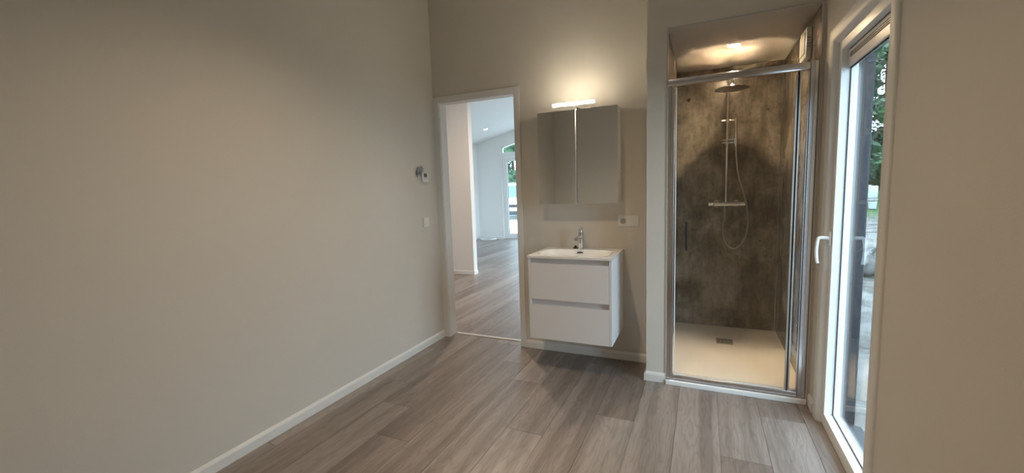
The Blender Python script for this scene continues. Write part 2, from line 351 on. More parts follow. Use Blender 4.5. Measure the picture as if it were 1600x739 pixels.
def gable(bm):
    y0, y1 = YF, YF + .16
    bx(bm, (XL, y0, GB), (-2.87, y1, 4)); bx(bm, (0.0, y0, GB), (SX, y1, 4)); bx(bm, (-2.87, y0, GB), (0.0, y1, -.062))
    # above: transom top slopes with the roof
    prism(bm, [(-2.87, y0, 2.53), (0.0, y0, 3.33), (0.0, y0, 4), (-2.87, y0, 4)], (0, y1 - y0, 0))
struct('wall_hall_far', gable, M['hallwall'])
def hceil(bm):
    prism(bm, [(XL, 0.1, zc(XL)), (XRG, 0.1, zc(XRG)), (SX, 0.1, zc(XRG) - .255 * (SX - XRG)), (SX, 0.1, 4.2), (XL, 0.1, 4.2)], (0, YF - 0.1, 0))
struct('ceiling_hall', hceil, M['hallwall'])
struct('baseboard_partition', bbprof((XL, 2.65), (-1.165 + BT, 2.65), (0, -1)), M['upvc'])
struct('baseboard_partition_end', bbprof((-1.165, 2.65), (-1.165, 2.76), (1, 0)), M['upvc'])
struct('baseboard_hall_left', bbprof((XL, 2.76), (XL, YF - BT), (1, 0)), M['upvc'])
struct('baseboard_hall_far', bbprof((XL, YF), (-2.90, YF), (0, -1)), M['upvc'])
# glazed patio door with sloped transom light
d2 = thing('door_2', '', ''); del d2['label']; del d2['category']; d2['kind'] = 'structure'
def fr(bm, x0, x1, z0, z1, t, y0, y1, bev=.004):
    bx(bm, (x0, y0, z0), (x0 + t, y1, z1), bev); bx(bm, (x1 - t, y0, z0), (x1, y1, z1), bev)
    bx(bm, (x0 + t, y0, z0), (x1 - t, y1, z0 + t), bev); bx(bm, (x0 + t, y0, z1 - t), (x1 - t, y1, z1), bev)
def d2frame(bm):
    y0, y1 = YF + .02, YF + .09
    bx(bm, (-2.87, y0, 0), (-2.82, y1, 2.36), .003); bx(bm, (-.05, y0, 0), (0, y1, 3.3), .003)
    bx(bm, (-2.82, y0, 2.245), (-.05, y1, 2.37), .003); bx(bm, (-1.72, y0, 0), (-1.67, y1, 2.245), .003)
    bx(bm, (-2.82, y0, 0), (-.05, y1, .03), .003)
    bx(bm, (-2.87, y0, 2.36), (-2.83, y1, 2.53), .003)
    prism(bm, [(-2.87, y0, 2.49), (0, y0, 3.29), (0, y0, 3.33), (-2.87, y0, 2.53)], (0, y1 - y0, 0))
obj('door_frame', d2frame, M['upvc'], d2)
s = obj('door_sash', lambda bm: fr(bm, -2.815, -1.725, .034, 2.24, .105, YF + .015, YF + .08), M['upvc'], d2)
obj('pane', boxes(((-2.712, YF + .045, .138), (-1.828, YF + .055, 2.137))), M['glass'], s)
obj('pane', boxes(((-1.67, YF + .045, .03), (-.05, YF + .055, 2.245))), M['glass'], d2)  # wide fixed pane out of view, added to let daylight in
obj('transom_pane', lambda bm: prism(bm, [(-2.83, YF + .045, 2.37), (-.05, YF + .045, 2.37), (-.05, YF + .045, 3.275), (-2.83, YF + .045, 2.502)], (0, .008, 0)), M['glass'], d2)
obj('pane_gasket', lambda bm: fr(bm, -2.714, -1.826, .136, 2.139, .008, YF + .038, YF + .062, 0), M['black'], s)
obj('casing', boxes(((-2.92, YF - .012, 0), (-2.865, YF + .02, 2.55))), M['upvc'], d2)

# ------------------------------------------------------------------ window_1: floor to ceiling glazed door in the right wall
w1 = thing('window_1', '', ''); del w1['label']; del w1['category']; w1['kind'] = 'structure'
XF = 2.838                                 # room side face of frame
IF_, IN_, IT, IB = -0.562, -1.205, 2.000, 0.071   # inner opening of the sash: far, near, top, bottom
def wframe(bm):
    x0, x1 = XF, XF + .072
    bx(bm, (x0, IF_, 0.0), (x1, WF, WT), .002); bx(bm, (x0, WN, 0.0), (x1, IN_, WT), .002)
    bx(bm, (x0, IN_, 0.0), (x1, IF_, IB), .002); bx(bm, (x0, IN_, IT), (x1, IF_, WT), .002)
obj('window_frame', wframe, M['upvc'], w1)
XG = 2.880
v = obj('vent_bar', boxes(((XG - .012, IN_, IT - .088), (XG + .014, IF_, IT - .006)), bev=.002), M['upvc'], w1)
def vent_slots(bm):
    n = 46
    for r, z in enumerate((IT - .026, IT - .035, IT - .044)):
        for k in range(n):
            y = IN_ + .02 + (IF_ - IN_ - .04) * (k + (0.5 if r % 2 else 0)) / n
            bx(bm, (XG - .0135, y, z - .0025), (XG - .0119, y + .0088, z + .0030))
sl = obj('vent_slots', vent_slots, mat('dark_vent_slot', (0.10, 0.10, 0.10), 0.6), v)
sl['kind'] = 'stuff'
obj('vent_gap', boxes(((XG - .010, IN_, IT - .006), (XG + .01, IF_, IT))), M['black'], w1)
GT = IT - .088
pn = obj('pane', boxes(((XG, IN_ + .003, IB + .003), (XG + .004, IF_ - .003, GT - .003))), M['glass'], w1)
def gasket(bm):
    x0, x1, t = XG - .003, XG - .0002, .006
    bx(bm, (x0, IF_ - t, IB), (x1, IF_, GT)); bx(bm, (x0, IN_, IB), (x1, IN_ + t, GT)); bx(bm, (x0, IN_, IB), (x1, IF_, IB + t)); bx(bm, (x0, IN_, GT - t * 1.5), (x1, IF_, GT))
obj('gasket', gasket, M['black'], w1)
def wcasing(bm):       # moulded casing swept round three sides, profile (offset outwards from the frame opening, x)
    F, N, T = WF - .045 + .0, WN + .0, 2.05
    prof = [(0.0, XF - .001), (0.003, 2.828), (0.014, 2.816), (0.022, 2.811), (0.070, 2.809), (0.080, 2.811), (0.086, 2.816), (0.088, XR), (0.088, XR + .0005), (0.0, XR + .017)]
    F, N, T = -0.520, -1.247, 2.045
    rings = []
    for (yy, zz, sy, sz) in ((F, 0, 1, 0), (F, T, 1, 1), (N, T, -1, 1), (N, 0, -1, 0)):
        rings.append([bm.verts.new((x, yy + sy * o, zz + sz * o)) for o, x in prof])
    n = len(prof)
    for i in range(3):
        for k in range(n): bm.faces.new((rings[i][k], rings[i][(k + 1) % n], rings[i + 1][(k + 1) % n], rings[i + 1][k]))
    bm.faces.new(rings[0]); bm.faces.new(rings[3])
obj('casing', wcasing, M['trim'], w1, smooth=True)
def outer(bm):         # dark outer reveal in the wall thickness
    x0, x1 = XF + .073, 2.986
    bx(bm, (x0, WF - .055, -.02), (x1, WF - .002, WT - .002)); bx(bm, (x0, WN + .002, -.02), (x1, WN + .055, WT - .002)); bx(bm, (x0, WN + .055, IT - .02), (x1, WF - .055, WT - .002))
    prism(bm, [(x0, WN + .055, -.03), (x1 + .03, WN + .055, -.03), (x1 + .03, WN + .055, .01), (x0, WN + .055, .035)], (0, WF - WN - .11, 0))
obj('outer_reveal', outer, M['dark'], w1)
h = obj('handle', lambda bm: (bx(bm, (XF - .010, -.5475, 1.005), (XF, -.5185, 1.080), .004), cyl(bm, (XF - .01, -.533, 1.045), (XF - .018, -.533, 1.045), .0105)), M['upvc'], w1, smooth=True)
obj('lever', lambda bm: tube(bm, catmull([(XF - .012, -.533, 1.045), (XF - .040, -.533, 1.047), (XF - .055, -.533, 1.043), (XF - .060, -.533, 1.020), (XF - .063, -.533, .975), (XF - .060, -.533, .930), (XF - .056, -.533, .908)], 6), 0.0085, 12), M['upvc'], h, smooth=True)

# ------------------------------------------------------------------ vanity
VX0, VX1, VD, VT, VB = 1.059, 1.661, 0.452, 0.862, 0.264
vn = thing('vanity_cabinet', 'white wall-hung vanity cabinet with two handleless drawers under the washbasin', 'cabinet', (1.36, -0.001, VB))
VO = Vector((1.36, -0.001, VB))
def vobj(name, build, m, parent=vn, **kw):   # build in world space, store relative to the thing
    o = obj(name, build, m, parent, **kw)
    return rel(o, parent)
def rel(o, root):
    r = root
    off = Vector((0, 0, 0))
    while r is not None: off += r.location; r = r.parent
    o.data.transform(Matrix.Translation(-off)); return o
def body(bm):
    t = .016; y1 = 0; y0 = -VD + .02
    bx(bm, (VX0, y0, VB), (VX0 + t, y1, VT - .001), .0008); bx(bm, (VX1 - t, -VD, VB), (VX1, y1, VT - .001), .0008)
    bx(bm, (VX0, -VD, VB), (VX0 + t, y0 + .001, VT - .001), .0008)
    bx(bm, (VX0 + t, y0 + .015, VB), (VX1 - t, y1, VB + t)); bx(bm, (VX0 + t, y1 - t, VB), (VX1 - t, y1, VT - .001))
    bx(bm, (VX0 + t, -VD + .048, VB + .25), (VX1 - t, -VD + .062, VT - .001))
vobj('body', body, M['vanity'])
for z0, z1 in ((VB + .001, 0.520), (0.560, 0.826)):
    def dfront(bm, z0=z0, z1=z1):
        x0, x1 = VX0 - .0005, VX1 - .0165
        # front with a bevelled grip edge along its top
        prism(bm, [(x0 + .017, -VD - .001, z0), (x0 + .017, -VD + .017, z0), (x0 + .017, -VD + .017, z1 - .012), (x0 + .017, -VD - .001, z1)], (x1 - x0 - .018, 0, 0))
    dw = vobj('drawer', dfront, M['vanity'])
    vobj('grip_profile', boxes(((VX0 + .018, -VD + .024, z1 - .008), (VX1 - .018, -VD + .030, min(z1 + .040, VT - .003)))), M['vanity'], dw)

BX0, BX1, BD, BZ = 1.0545, 1.6655, 0.461, 0.882
wb = thing('washbasin', 'shallow rectangular white ceramic washbasin on the wall-hung vanity', 'washbasin', (1.36, -0.001, 0.8625))
def basin(bm):
    nx, ny = 72, 50; y0, y1 = -BD, -0.001; cx, cyy = 1.362, -0.268; hx, hy = 0.265, 0.150
    def depth(x, y):
        u, v_ = abs((x - cx) / hx), abs((y - cyy) / hy); r = (u ** 5 + v_ ** 5) ** (1 / 5)
        if r >= 1: return 0
        t = min(1, (1 - r) / 0.30); return -0.082 * (t * t * (3 - 2 * t)) - .004 * (1 - r)
    xs = [BX0 + (BX1 - BX0) * i / nx for i in range(nx + 1)]; ys = [y0 + (y1 - y0) * j / ny for j in range(ny + 1)]
    g = [[bm.verts.new((x, y, BZ + depth(x, y) - (.0025 if (i in (0, nx) or j == 0) else 0))) for j, y in enumerate(ys)] for i, x in enumerate(xs)]
    for i in range(nx):
        for j in range(ny): bm.faces.new((g[i][j], g[i + 1][j], g[i + 1][j + 1], g[i][j + 1]))
    # thin rim edge
    loop = [g[i][0] for i in range(nx + 1)] + [g[nx][j] for j in range(1, ny + 1)] + [g[i][ny] for i in range(nx - 1, -1, -1)] + [g[0][j] for j in range(ny - 1, 0, -1)]
    low = [bm.verts.new((v.co.x, v.co.y, 0.8632)) for v in loop]; n = len(loop)
    inn = [bm.verts.new((1.362 + (v.co.x - 1.362) * .94, -.23 + (v.co.y + .23) * .93, 0.8634)) for v in loop]
    for i in range(n): bm.faces.new((loop[i], low[i], low[(i + 1) % n], loop[(i + 1) % n])); bm.faces.new((low[i], inn[i], inn[(i + 1) % n], low[(i + 1) % n]))
rel(obj('bowl', basin, M['ceramic'], wb, smooth=True), wb)
rel(obj('overflow_slot', boxes(((1.340, -.1415, .858), (1.384, -.129, .8655)), bev=.001), M['black'], wb), wb)
rel(obj('drain', lambda bm: lathe(bm, [(0.001, .004), (.028, .004), (.031, .002), (.031, 0), (.001, 0)], (1.362, -.268, .7965)), M['polished'], wb, smooth=True), wb)

tp = thing('basin_tap', 'chrome single-lever mixer tap at the back of the washbasin', 'tap', (1.357, -0.098, BZ + .0005))
def tapbody(bm):
    lathe(bm, [(.026, 0), (.026, .004), (.023, .006), (.0215, .008), (.0205, .105), (.021, .112), (.021, .122), (.010, .124)], (0, 0, 0), seg=36)
obj('body', tapbody, M['polished'], tp, smooth=True)
obj('spout', lambda bm: tube(bm, [(0, -.008, .086), (0, -.04, .090), (-.004, -.085, .092), (-.006, -.112, .090)], [.0155, .015, .0145, .014], 16), M['polished'], tp, smooth=True)
lv = obj('lever', lambda bm: (lathe(bm, [(.019, .124), (.0195, .132), (.019, .146), (.012, .150)], (0, 0, 0), seg=36), prism(bm, [(-.012, -.004, .148), (-.010, .055, .161), (.010, .055, .161), (.012, -.004, .148)], (0, 0, .006))), M['polished'], tp, smooth=True)

pg = thing('drain_plug', 'small black rubber piece lying on the washbasin ledge left of the tap', 'plug', (1.305, -0.062, BZ + .0005), 0.4)
obj('disc', lambda bm: lathe(bm, [(.017, 0), (.019, .004), (.016, .009), (.006, .011)], (0, 0, 0), seg=24), M['black'], pg, smooth=True)
obj('pull_tab', lambda bm: (bx(bm, (-.010, -.002, .010), (.010, .002, .022), .0015), bx(bm, (.012, -.010, .002), (.028, .006, .010), .002)), M['black'], pg, smooth=True)

# ------------------------------------------------------------------ mirror cabinet and its lamp
MX0, MX1, MD, MT, MB = 1.039, 1.650, 0.135, 1.933, 1.235
mc = thing('mirror_cabinet', 'white bathroom wall cabinet with two mirrored doors above the washbasin', 'mirror cabinet', (1.345, -.001, MB))
rel(obj('body', boxes(((MX0 + .002, -MD + .022, MB), (MX0 + .018, -.001, MT)), ((MX1 - .018, -MD + .022, MB), (MX1 - .002, -.001, MT)), ((MX0 + .018, -MD + .022, MB), (MX1 - .018, -.001, MB + .016)),
    ((MX0 + .018, -MD + .022, MT - .016), (MX1 - .018, -.001, MT)), ((MX0 + .018, -.008, MB + .016), (MX1 - .018, -.001, MT - .016)), ((1.334, -MD + .024, MB + .016), (1.350, -.008, MT - .016))), M['vanity'], mc), mc)
for i, (x0, x1) in enumerate(((MX0, 1.3375), (1.3445, MX1))):
    dd = rel(obj('door', boxes(((x0, -MD + .003, MB - .001), (x1, -MD + .019, MT + .001)), bev=.0006), M['vanity'], mc), mc)
    rel(obj('mirror', boxes(((x0 + .001, -MD, MB), (x1 - .001, -MD + .0028, MT)), bev=.0005), M['mirror'], dd), dd)
ml = thing('mirror_lamp', 'slim white LED bar lamp mounted on top of the mirror cabinet', 'lamp', (1.345, -.07, MT + .001))
rel(obj('mount', lambda bm: (bx(bm, (1.315, -.10, MT + .001), (1.375, -.04, MT + .012), .003), bx(bm, (1.333, -.196, MT + .012), (1.357, -.07, MT + .019), .002)), M['polished'], ml), ml)
rel(obj('housing', boxes(((1.192, -.1925, MT + .0195), (1.498, -.186, MT + .036)), bev=.002), M['plastic'], ml), ml)
rel(obj('light_bar', boxes(((1.190, -.212, MT + .0195), (1.500, -.193, MT + .038)), bev=.004), M['ledbar'], ml), ml)

# ------------------------------------------------------------------ sockets, switches, thermostat
sp = thing('socket_and_switch_plate', 'white double wall plate with earthed socket and two rockers right of the vanity', 'wall socket', (1.702, -.0005, 1.093))
def plate(bm): bx(bm, (-.0775, -.008, -.0405), (.0775, 0, .0405), .003)
obj('frame', plate, M['plastic'], sp)
si = obj('socket_insert', lambda bm: (bx(bm, (-.067, -.0105, -.0285), (-.010, -.0081, .0285), .001)), M['plastic'], sp)
obj('socket_well', lambda bm: (lathe(bm, [(.0195, .0), (.0215, .0), (.0215, .0016), (.0195, .0016)], (-.0385, -.0105, 0), Vector((0, -1, 0)), 32), cyl(bm, (-.0385, -.0105, 0), (-.0385, -.0108, 0), .0195, 32)), M['grey'], si)
obj('socket_holes', lambda bm: (cyl(bm, (-.048, -.0108, 0), (-.048, -.0115, 0), .0036), cyl(bm, (-.029, -.0108, 0), (-.029, -.0115, 0), .0036), bx(bm, (-.042, -.0115, .0145), (-.035, -.0108, .0195)), bx(bm, (-.042, -.0115, -.0195), (-.035, -.0108, -.0145)), bx(bm, (-.045, -.0112, -.003), (-.032, -.0107, .003))), M['black'], si)
for x0 in (.0095, .0390): obj('rocker', lambda bm, x0=x0: prism(bm, [(x0, -.0081, -.029), (x0, -.0125, -.029), (x0, -.0100, .029), (x0, -.0081, .029)], (.0285, 0, 0)), M['plastic'], sp)
ts = thing('thermostat', 'small square white wall thermostat with dark display above the light switch', 'thermostat', (0.0005, -.203, 1.487))
obj('housing', lambda bm: bx(bm, (0, -.041, -.041), (.022, .041, .041), .004), M['plastic'], ts)
obj('screen', boxes(((.022, -.025, .0), (.0228, .023, .034))), M['screen'], ts)
obj('button', boxes(((.022, -.015, -.016), (.024, -.003, -.010)), bev=.001), M['grey'], ts); obj('button', boxes(((.022, .003, -.016), (.024, .015, -.010)), bev=.001), M['grey'], ts)
obj('lower_cover', boxes(((.0219, -.038, -.040), (.026, .038, -.024)), bev=.002), M['plastic'], ts)
lsw = thing('light_switch', 'white single rocker light switch on the left wall beside the doorway', 'light switch', (0.0005, -.203, 1.096))
obj('frame', lambda bm: bx(bm, (0, -.0405, -.0405), (.009, .0405, .0405), .003), M['plastic'], lsw)
obj('rocker', lambda bm: prism(bm, [(.009, -.028, -.029), (.0150, -.028, -.029), (.0110, -.028, .029), (.009, -.028, .029)], (0, .056, 0)), M['plastic'], lsw)
fs = thing('film_scrap', 'crumpled clear film tag with a thin dark wire on the wall beside the thermostat', 'film', (0.001, -.26, 1.545))
def film(bm):
    n = 7; rnd = random.Random(5); g = []
    for i in range(n):
        for j in range(n):
            u, v_ = i / (n - 1) - .5, j / (n - 1) - .5
            y = u * .085 + v_ * .02; z = v_ * .075 + abs(u) * -.03; g.append(bm.verts.new((.004 + rnd.random() * .010, y + rnd.uniform(-.004, .004), z + rnd.uniform(-.004, .004))))
    for i in range(n - 1):
        for j in range(n - 1): bm.faces.new((g[i * n + j], g[(i + 1) * n + j], g[(i + 1) * n + j + 1], g[i * n + j + 1]))
    bmesh.ops.solidify(bm, geom=bm.faces[:], thickness=.0006)
obj('film', film, M['film'], fs)
obj('wire', lambda bm: tube(bm, [(.012, -.058, -.005), (.008, -.050, -.030), (.005, -.033, -.062)], .0016, 6), M['black'], fs)

# ------------------------------------------------------------------ shower tray
TZ = 0.072
tr = thing('shower_tray', 'cream rectangular shower tray filling the alcove floor', 'shower tray', (2.397, .28, 0))
def tray(bm):
    x0, x1, y0, y1 = SXL - .004, SXR + .004, SY + .026, SB - .0005
    prof = 16
    nx, ny = 20, 26
    def dz(x, y):
        d = min(x - x0, x1 - x, y - y0, y1 - y); r = math.hypot(x - 2.39, y - .50)
        return (-.006 * min(1, max(0, (d - .012) / .02)) - .004 * max(0, 1 - r / .5))
    xs = [x0 + (x1 - x0) * i / nx for i in range(nx + 1)]; xs[1] = x0 + .012; xs[-2] = x1 - .012
    ys = [y0 + (y1 - y0) * j / ny for j in range(ny + 1)]; ys[1] = y0 + .012; ys[-2] = y1 - .012
    g = [[bm.verts.new((x, y, TZ + dz(x, y))) for y in ys] for x in xs]
    for i in range(nx):
        for j in range(ny): bm.faces.new((g[i][j], g[i + 1][j], g[i + 1][j + 1], g[i][j + 1]))
    loop = [g[i][0] for i in range(nx + 1)] + [g[nx][j] for j in range(1, ny + 1)] + [g[i][ny] for i in range(nx - 1, -1, -1)] + [g[0][j] for j in range(ny - 1, 0, -1)]
    low = [bm.verts.new((v.co.x, v.co.y, 0.001)) for v in loop]
    for i in range(len(loop)): bm.faces.new((loop[i], low[i], low[(i + 1) % len(loop)], loop[(i + 1) % len(loop)]))
    bm.faces.new(low)
M['tray'] = mat('cream_tray', (0.86, 0.82, 0.75), 0.38)
rel(obj('tray', tray, M['tray'], tr, smooth=True), tr)
dc = rel(obj('drain_cover', boxes(((2.328, .428, TZ - .011), (2.452, .552, TZ - .0055)), bev=.001), mat('stainless_cover', (0.38, 0.35, 0.29), 0.45, 0.4), tr), tr)
def slots(bm):
    z0, z1 = TZ - .0056, TZ - .0050
    for k in range(4):
        x0 = 2.338 + k * .028
        pts = catmull([(x0 + .018, .446, 0), (x0, .462, 0), (x0 + .018, .490, 0), (x0, .518, 0), (x0 + .018, .534, 0)], 6)
        for a, b in zip(pts, pts[1:]):
            d = (b - a).normalized(); n = Vector((-d.y, d.x, 0)) * .003
            prism(bm, [(*(a + n).xy, z0), (*(b + n).xy, z0), (*(b - n).xy, z0), (*(a - n).xy, z0)], (0, 0, z1 - z0))
rel(obj('slots', slots, M['black'], dc), dc)
tag(obj('floor_strip', boxes(((SXL - .002, SY - .030, 0.0), (SXR + .006, SY - .0065, 0.030)), bev=.003), M['upvc']), 'white plastic strip on the floor in front of the shower door', 'strip')

# ------------------------------------------------------------------ framed shower door
sd = thing('shower_door', 'chrome framed clear glass pivot door closing the shower alcove', 'shower door', (2.397, SY, 0.031))
Y0, Y1 = SY - .005, SY + .022
def post(x0, x1, z0, z1, steps):
    def f(bm):
        for a, b, ya, yb in steps: bx(bm, (x0 + (x1 - x0) * a, Y0 + ya, z0), (x0 + (x1 - x0) * b, Y1 + yb, z1), .002)
    return f
rel(obj('post', post(SXL + .001, 2.040, .031, 2.018, [(0, .55, .004, 0), (.55, 1, -.004, 0)]), M['alu'], sd), sd)
rel(obj('post', post(2.757, SXR - .001, .031, 2.024, [(0, .5, -.006, 0), (.5, 1, .002, 0)]), M['alu'], sd), sd)
rel(obj('header_rail', boxes(((SXL + .001, Y0 - .008, 1.975), (2.7565, Y1, 2.019)), bev=.006), M['alu'], sd, smooth=True), sd)
rel(obj('bottom_rail', boxes(((2.0405, Y0, .031), (2.7565, Y1, .064)), bev=.004), M['alu'], sd), sd)
gl = rel(obj('glass_panel', boxes(((2.052, SY + .008, .066), (2.690, SY + .014, 1.965))), M['sglass'], sd), sd)
rel(obj('seal', boxes(((2.0455, SY + .006, .064), (2.0518, SY + .017, 1.968)), bev=.001), M['seal'], sd), sd)
rel(obj('seal', boxes(((2.6903, SY + .004, .064), (2.700, SY + .018, 1.955)), bev=.001), M['steel'], sd), sd)
rel(obj('pivot_profile', boxes(((2.7075, SY + .002, .064), (2.7160, SY + .020, 1.974)), ((2.7500, SY + .002, .064), (2.7565, SY + .020, 1.974)), bev=.001), M['alu'], sd), sd)
rel(obj('gap_seal', boxes(((2.7003, SY + .008, .064), (2.7072, SY + .014, 1.974))), M['black'], sd), sd)
rel(obj('side_glass', boxes(((2.7165, SY + .008, .066), (2.7495, SY + .014, 1.972))), M['sglass'], sd), sd)
rel(obj('drip_seal', boxes(((2.052, SY + .005, .0642), (2.690, SY + .016, .074))), mat('clear_seal', (0.75, 0.70, 0.62), 0.25), sd), sd)
def hdl(bm):
    for s_, y in ((-1, SY - .026), (1, SY + .048)):
        tube(bm, [(2.118, y, .925), (2.118, y, 1.108)], .006, 14)
        for z in (.945, 1.088): cyl(bm, (2.118, y, z), (2.118, SY + .008 if s_ < 0 else SY + .014, z), .0045, 14)
rel(obj('handle', hdl, mat('dark_chrome', (0.035, 0.032, 0.03), 0.25, 0.6), gl, smooth=True), gl)

# ------------------------------------------------------------------ shower fittings
RX, RY = 2.390, 0.802
ss = thing('shower_set', 'chrome rain shower set with riser, thermostatic bar and hand shower on the back wall', 'shower', (RX, SB - .001, 1.175))
def S(name, build, m=M['chrome'], parent=ss, **kw): return rel(obj(name, build, m, parent, smooth=True), parent)
va = S('mixer_bar', lambda bm: (lathe(bm, [(.016, -.142), (.0195, -.139), (.0195, -.100), (.0185, -.098), (.0205, -.096), (.0205, .096), (.0185, .098), (.0195, .100), (.0195, .139), (.016, .142)], (2.3955, RY, 1.175), Vector((1, 0, 0)), 32),
    cyl(bm, (2.320, RY + .01, 1.175), (2.320, SB - .0005, 1.175), .017), cyl(bm, (2.470, RY + .01, 1.175), (2.470, SB - .0005, 1.175), .017), cyl(bm, (2.320, SB - .008, 1.175), (2.320, SB - .0005, 1.175), .030, 32), cyl(bm, (2.470, SB - .008, 1.175), (2.470, SB - .0005, 1.175), .030, 32),
    cyl(bm, (RX, RY, 1.19), (RX, RY, 1.215), .014), cyl(bm, (2.383, RY, 1.130), (2.383, RY, 1.160), .009)))
def riser(bm):
    pts = [(RX, RY, 1.20), (RX, RY, 2.13)] + [(RX + .002, RY - .055 + .055 * math.cos(a), 2.13 + .055 * math.sin(a)) for a in [PI / 2 * k / 8 for k in range(1, 9)]]
    pts += [(RX + .006, .46, 2.185)] + [(RX + .008, .44 - .045 * math.sin(a), 2.140 + .045 * math.cos(a)) for a in [PI / 2 * k / 8 for k in range(1, 9)]] + [(RX + .008, .392, 2.080)]
    tube(bm, pts, .0105, 16)
S('riser_pipe', riser)
S('shower_head', lambda bm: (lathe(bm, [(.119, -.0065), (.125, -.0045), (.125, -.0022), (.1245, -.0016), (.122, -.0011), (.1075, .0016), (.105, .0019), (.1025, .0020), (.0222, .0020), (.020, .010), (.015, .028), (.012, .032)], (RX + .008, .392, 2.055), seg=72)), mat('satin_chrome', (0.80, 0.77, 0.72), 0.06, 1.0))
S('nozzle_plate', lambda bm: lathe(bm, [(.001, -.0072), (.116, -.0072), (.118, -.0066), (.118, -.0066), (.001, -.0066)], (RX + .008, .392, 2.055), seg=64), mat('nozzle_plate_metal', (0.16, 0.135, 0.105), 0.35, 0.7))
S('wall_bracket', lambda bm: (cyl(bm, (RX - .045, RY, 1.874), (RX + .055, RY, 1.874), .008), cyl(bm, (RX, RY, 1.860), (RX, RY, 1.890), .0155), cyl(bm, (RX, RY, 1.874), (RX, SB - .0005, 1.874), .010), cyl(bm, (RX, SB - .007, 1.874), (RX, SB - .0005, 1.874), .024)))
S('slider', lambda bm: (bx(bm, (2.350, RY - .020, 1.706), (2.458, RY - .004, 1.719), .004), bx(bm, (2.350, RY - .020, 1.683), (2.458, RY - .004, 1.696), .004), cyl(bm, (RX, RY, 1.676), (RX, RY, 1.726), .0165), cyl(bm, (2.455, RY - .02, 1.680), (2.452, RY - .02, 1.722), .0155)))
S('hand_shower', lambda bm: (tube(bm, [(2.455, RY - .020, 1.655), (2.455, RY - .020, 1.74), (2.452, RY - .022, 1.885)], [.009, .011, .012], 16)))
S('hose', lambda bm: tube(bm, catmull([(2.455, RY - .02, 1.655), (2.462, RY - .02, 1.55), (2.478, RY - .02, 1.42), (2.516, RY - .018, 1.28), (2.548, RY - .012, 1.15), (2.561, RY, 1.02), (2.548, RY + .012, .90), (2.510, RY + .02, .82), (2.460, RY + .02, .786), (2.412, RY + .02, .815), (2.380, RY + .014, .89), (2.374, RY + .004, .98), (2.383, RY, 1.06), (2.383, RY, 1.132)], 8), .0065, 10), M['steel'])
for k, (x, z, lb) in enumerate(((2.085, 2.087, 'small black wall stud high on the left of the shower back wall'), (2.690, 1.945, 'tiny dark wall stud high right of the shower head'), (2.660, .855, 'tiny dark wall stud low right of the hose loop'))):
    r = .014 if k == 0 else .0075
    tag(obj('wall_stud', lambda bm, x=x, z=z, r=r: lathe(bm, [(r, 0), (r, .006), (r * .7, .010), (r * .3, .0105)], (x, SB - .0003, z), Vector((0, -1, 0)), 20), M['black'], smooth=True), lb, 'stud', None)

# extractor grille on the right alcove wall
ev = thing('extractor_vent', 'square white extractor fan cover high on the right shower wall', 'vent', (SXR - .0005, 0.0, 2.185))
obj('housing', lambda bm: bx(bm, (-.030, -.090, -.090), (0, .090, .090), .005), M['plastic'], ev)
obj('front_plate', lambda bm: bx(bm, (-.037, -.065, -.062), (-.0305, .065, .062), .004), M['plastic'], ev)
for k in range(4): obj('grille_slot', lambda bm, k=k: bx(bm, (-.022, -.0915, -.030 + k * .017), (-.008, -.0899, -.022 + k * .017)), M['grey'], ev)

# recessed lamps
def downlight(x, y, z, label, lens, group=None, r=.034):
    t = thing('downlight', label, 'lamp', (x, y, z), 0, group)
    obj('trim_ring', lambda bm: lathe(bm, [(r + .002, -.0005), (r + .012, -.0005), (r + .011, -.004), (r + .003, -.005), (r + .0015, -.003), (r + .0015, -.0005)], (0, 0, 0), seg=32, caps=False), M['plastic'], t, smooth=True)
    obj('lens', lambda bm: cyl(bm, (0, 0, -.0025), (0, 0, -.0010), r, 32), lens, t)
    return t
downlight(2.396, .254, SH, 'round recessed lamp glowing in the shower alcove ceiling', M['showerlamp'], r=.034)
downlight(1.26, -1.84, HC, 'round recessed lamp in the bedroom ceiling', M['lens'])
def hdown(x, y, label):
    t = downlight(x, y, zc(x), label, M['lens'], r=.045); t.rotation_euler = (0, -math.atan(.255), 0); return t
hdown(-2.75, 6.3, 'round recessed lamp glowing in the sloped ceiling beyond the doorway')

hdown(-0.3, 1.2, 'added round fill lamp out of view in the hall ceiling just behind the doorway'); hdown(0.2, 3.3, 'added round fill lamp out of view in the living room ceiling nearer the ridge')  # fittings of the two added fill lamps, hidden from the camera
w2 = thing('added_side_window', '', ''); del w2['label']; del w2['category']; w2['kind'] = 'structure'  # unseen window, added so more daylight reaches the hall
def w2f(bm):
    bx(bm, (SX - .08, 3.2, 0), (SX - .02, 3.26, 2.3)); bx(bm, (SX - .08, 6.74, 0), (SX - .02, 6.8, 2.3)); bx(bm, (SX - .08, 4.97, 0), (SX - .02, 5.03, 2.3)); bx(bm, (SX - .08, 3.26, 0), (SX - .02, 6.74, .06)); bx(bm, (SX - .08, 3.26, 2.24), (SX - .02, 6.74, 2.3))
obj('window_frame', w2f, M['upvc'], w2)
for y0 in (3.26, 5.03): obj('pane', boxes(((SX - .053, y0, .06), (SX - .047, y0 + 1.71, 2.24))), M['glass'], w2)
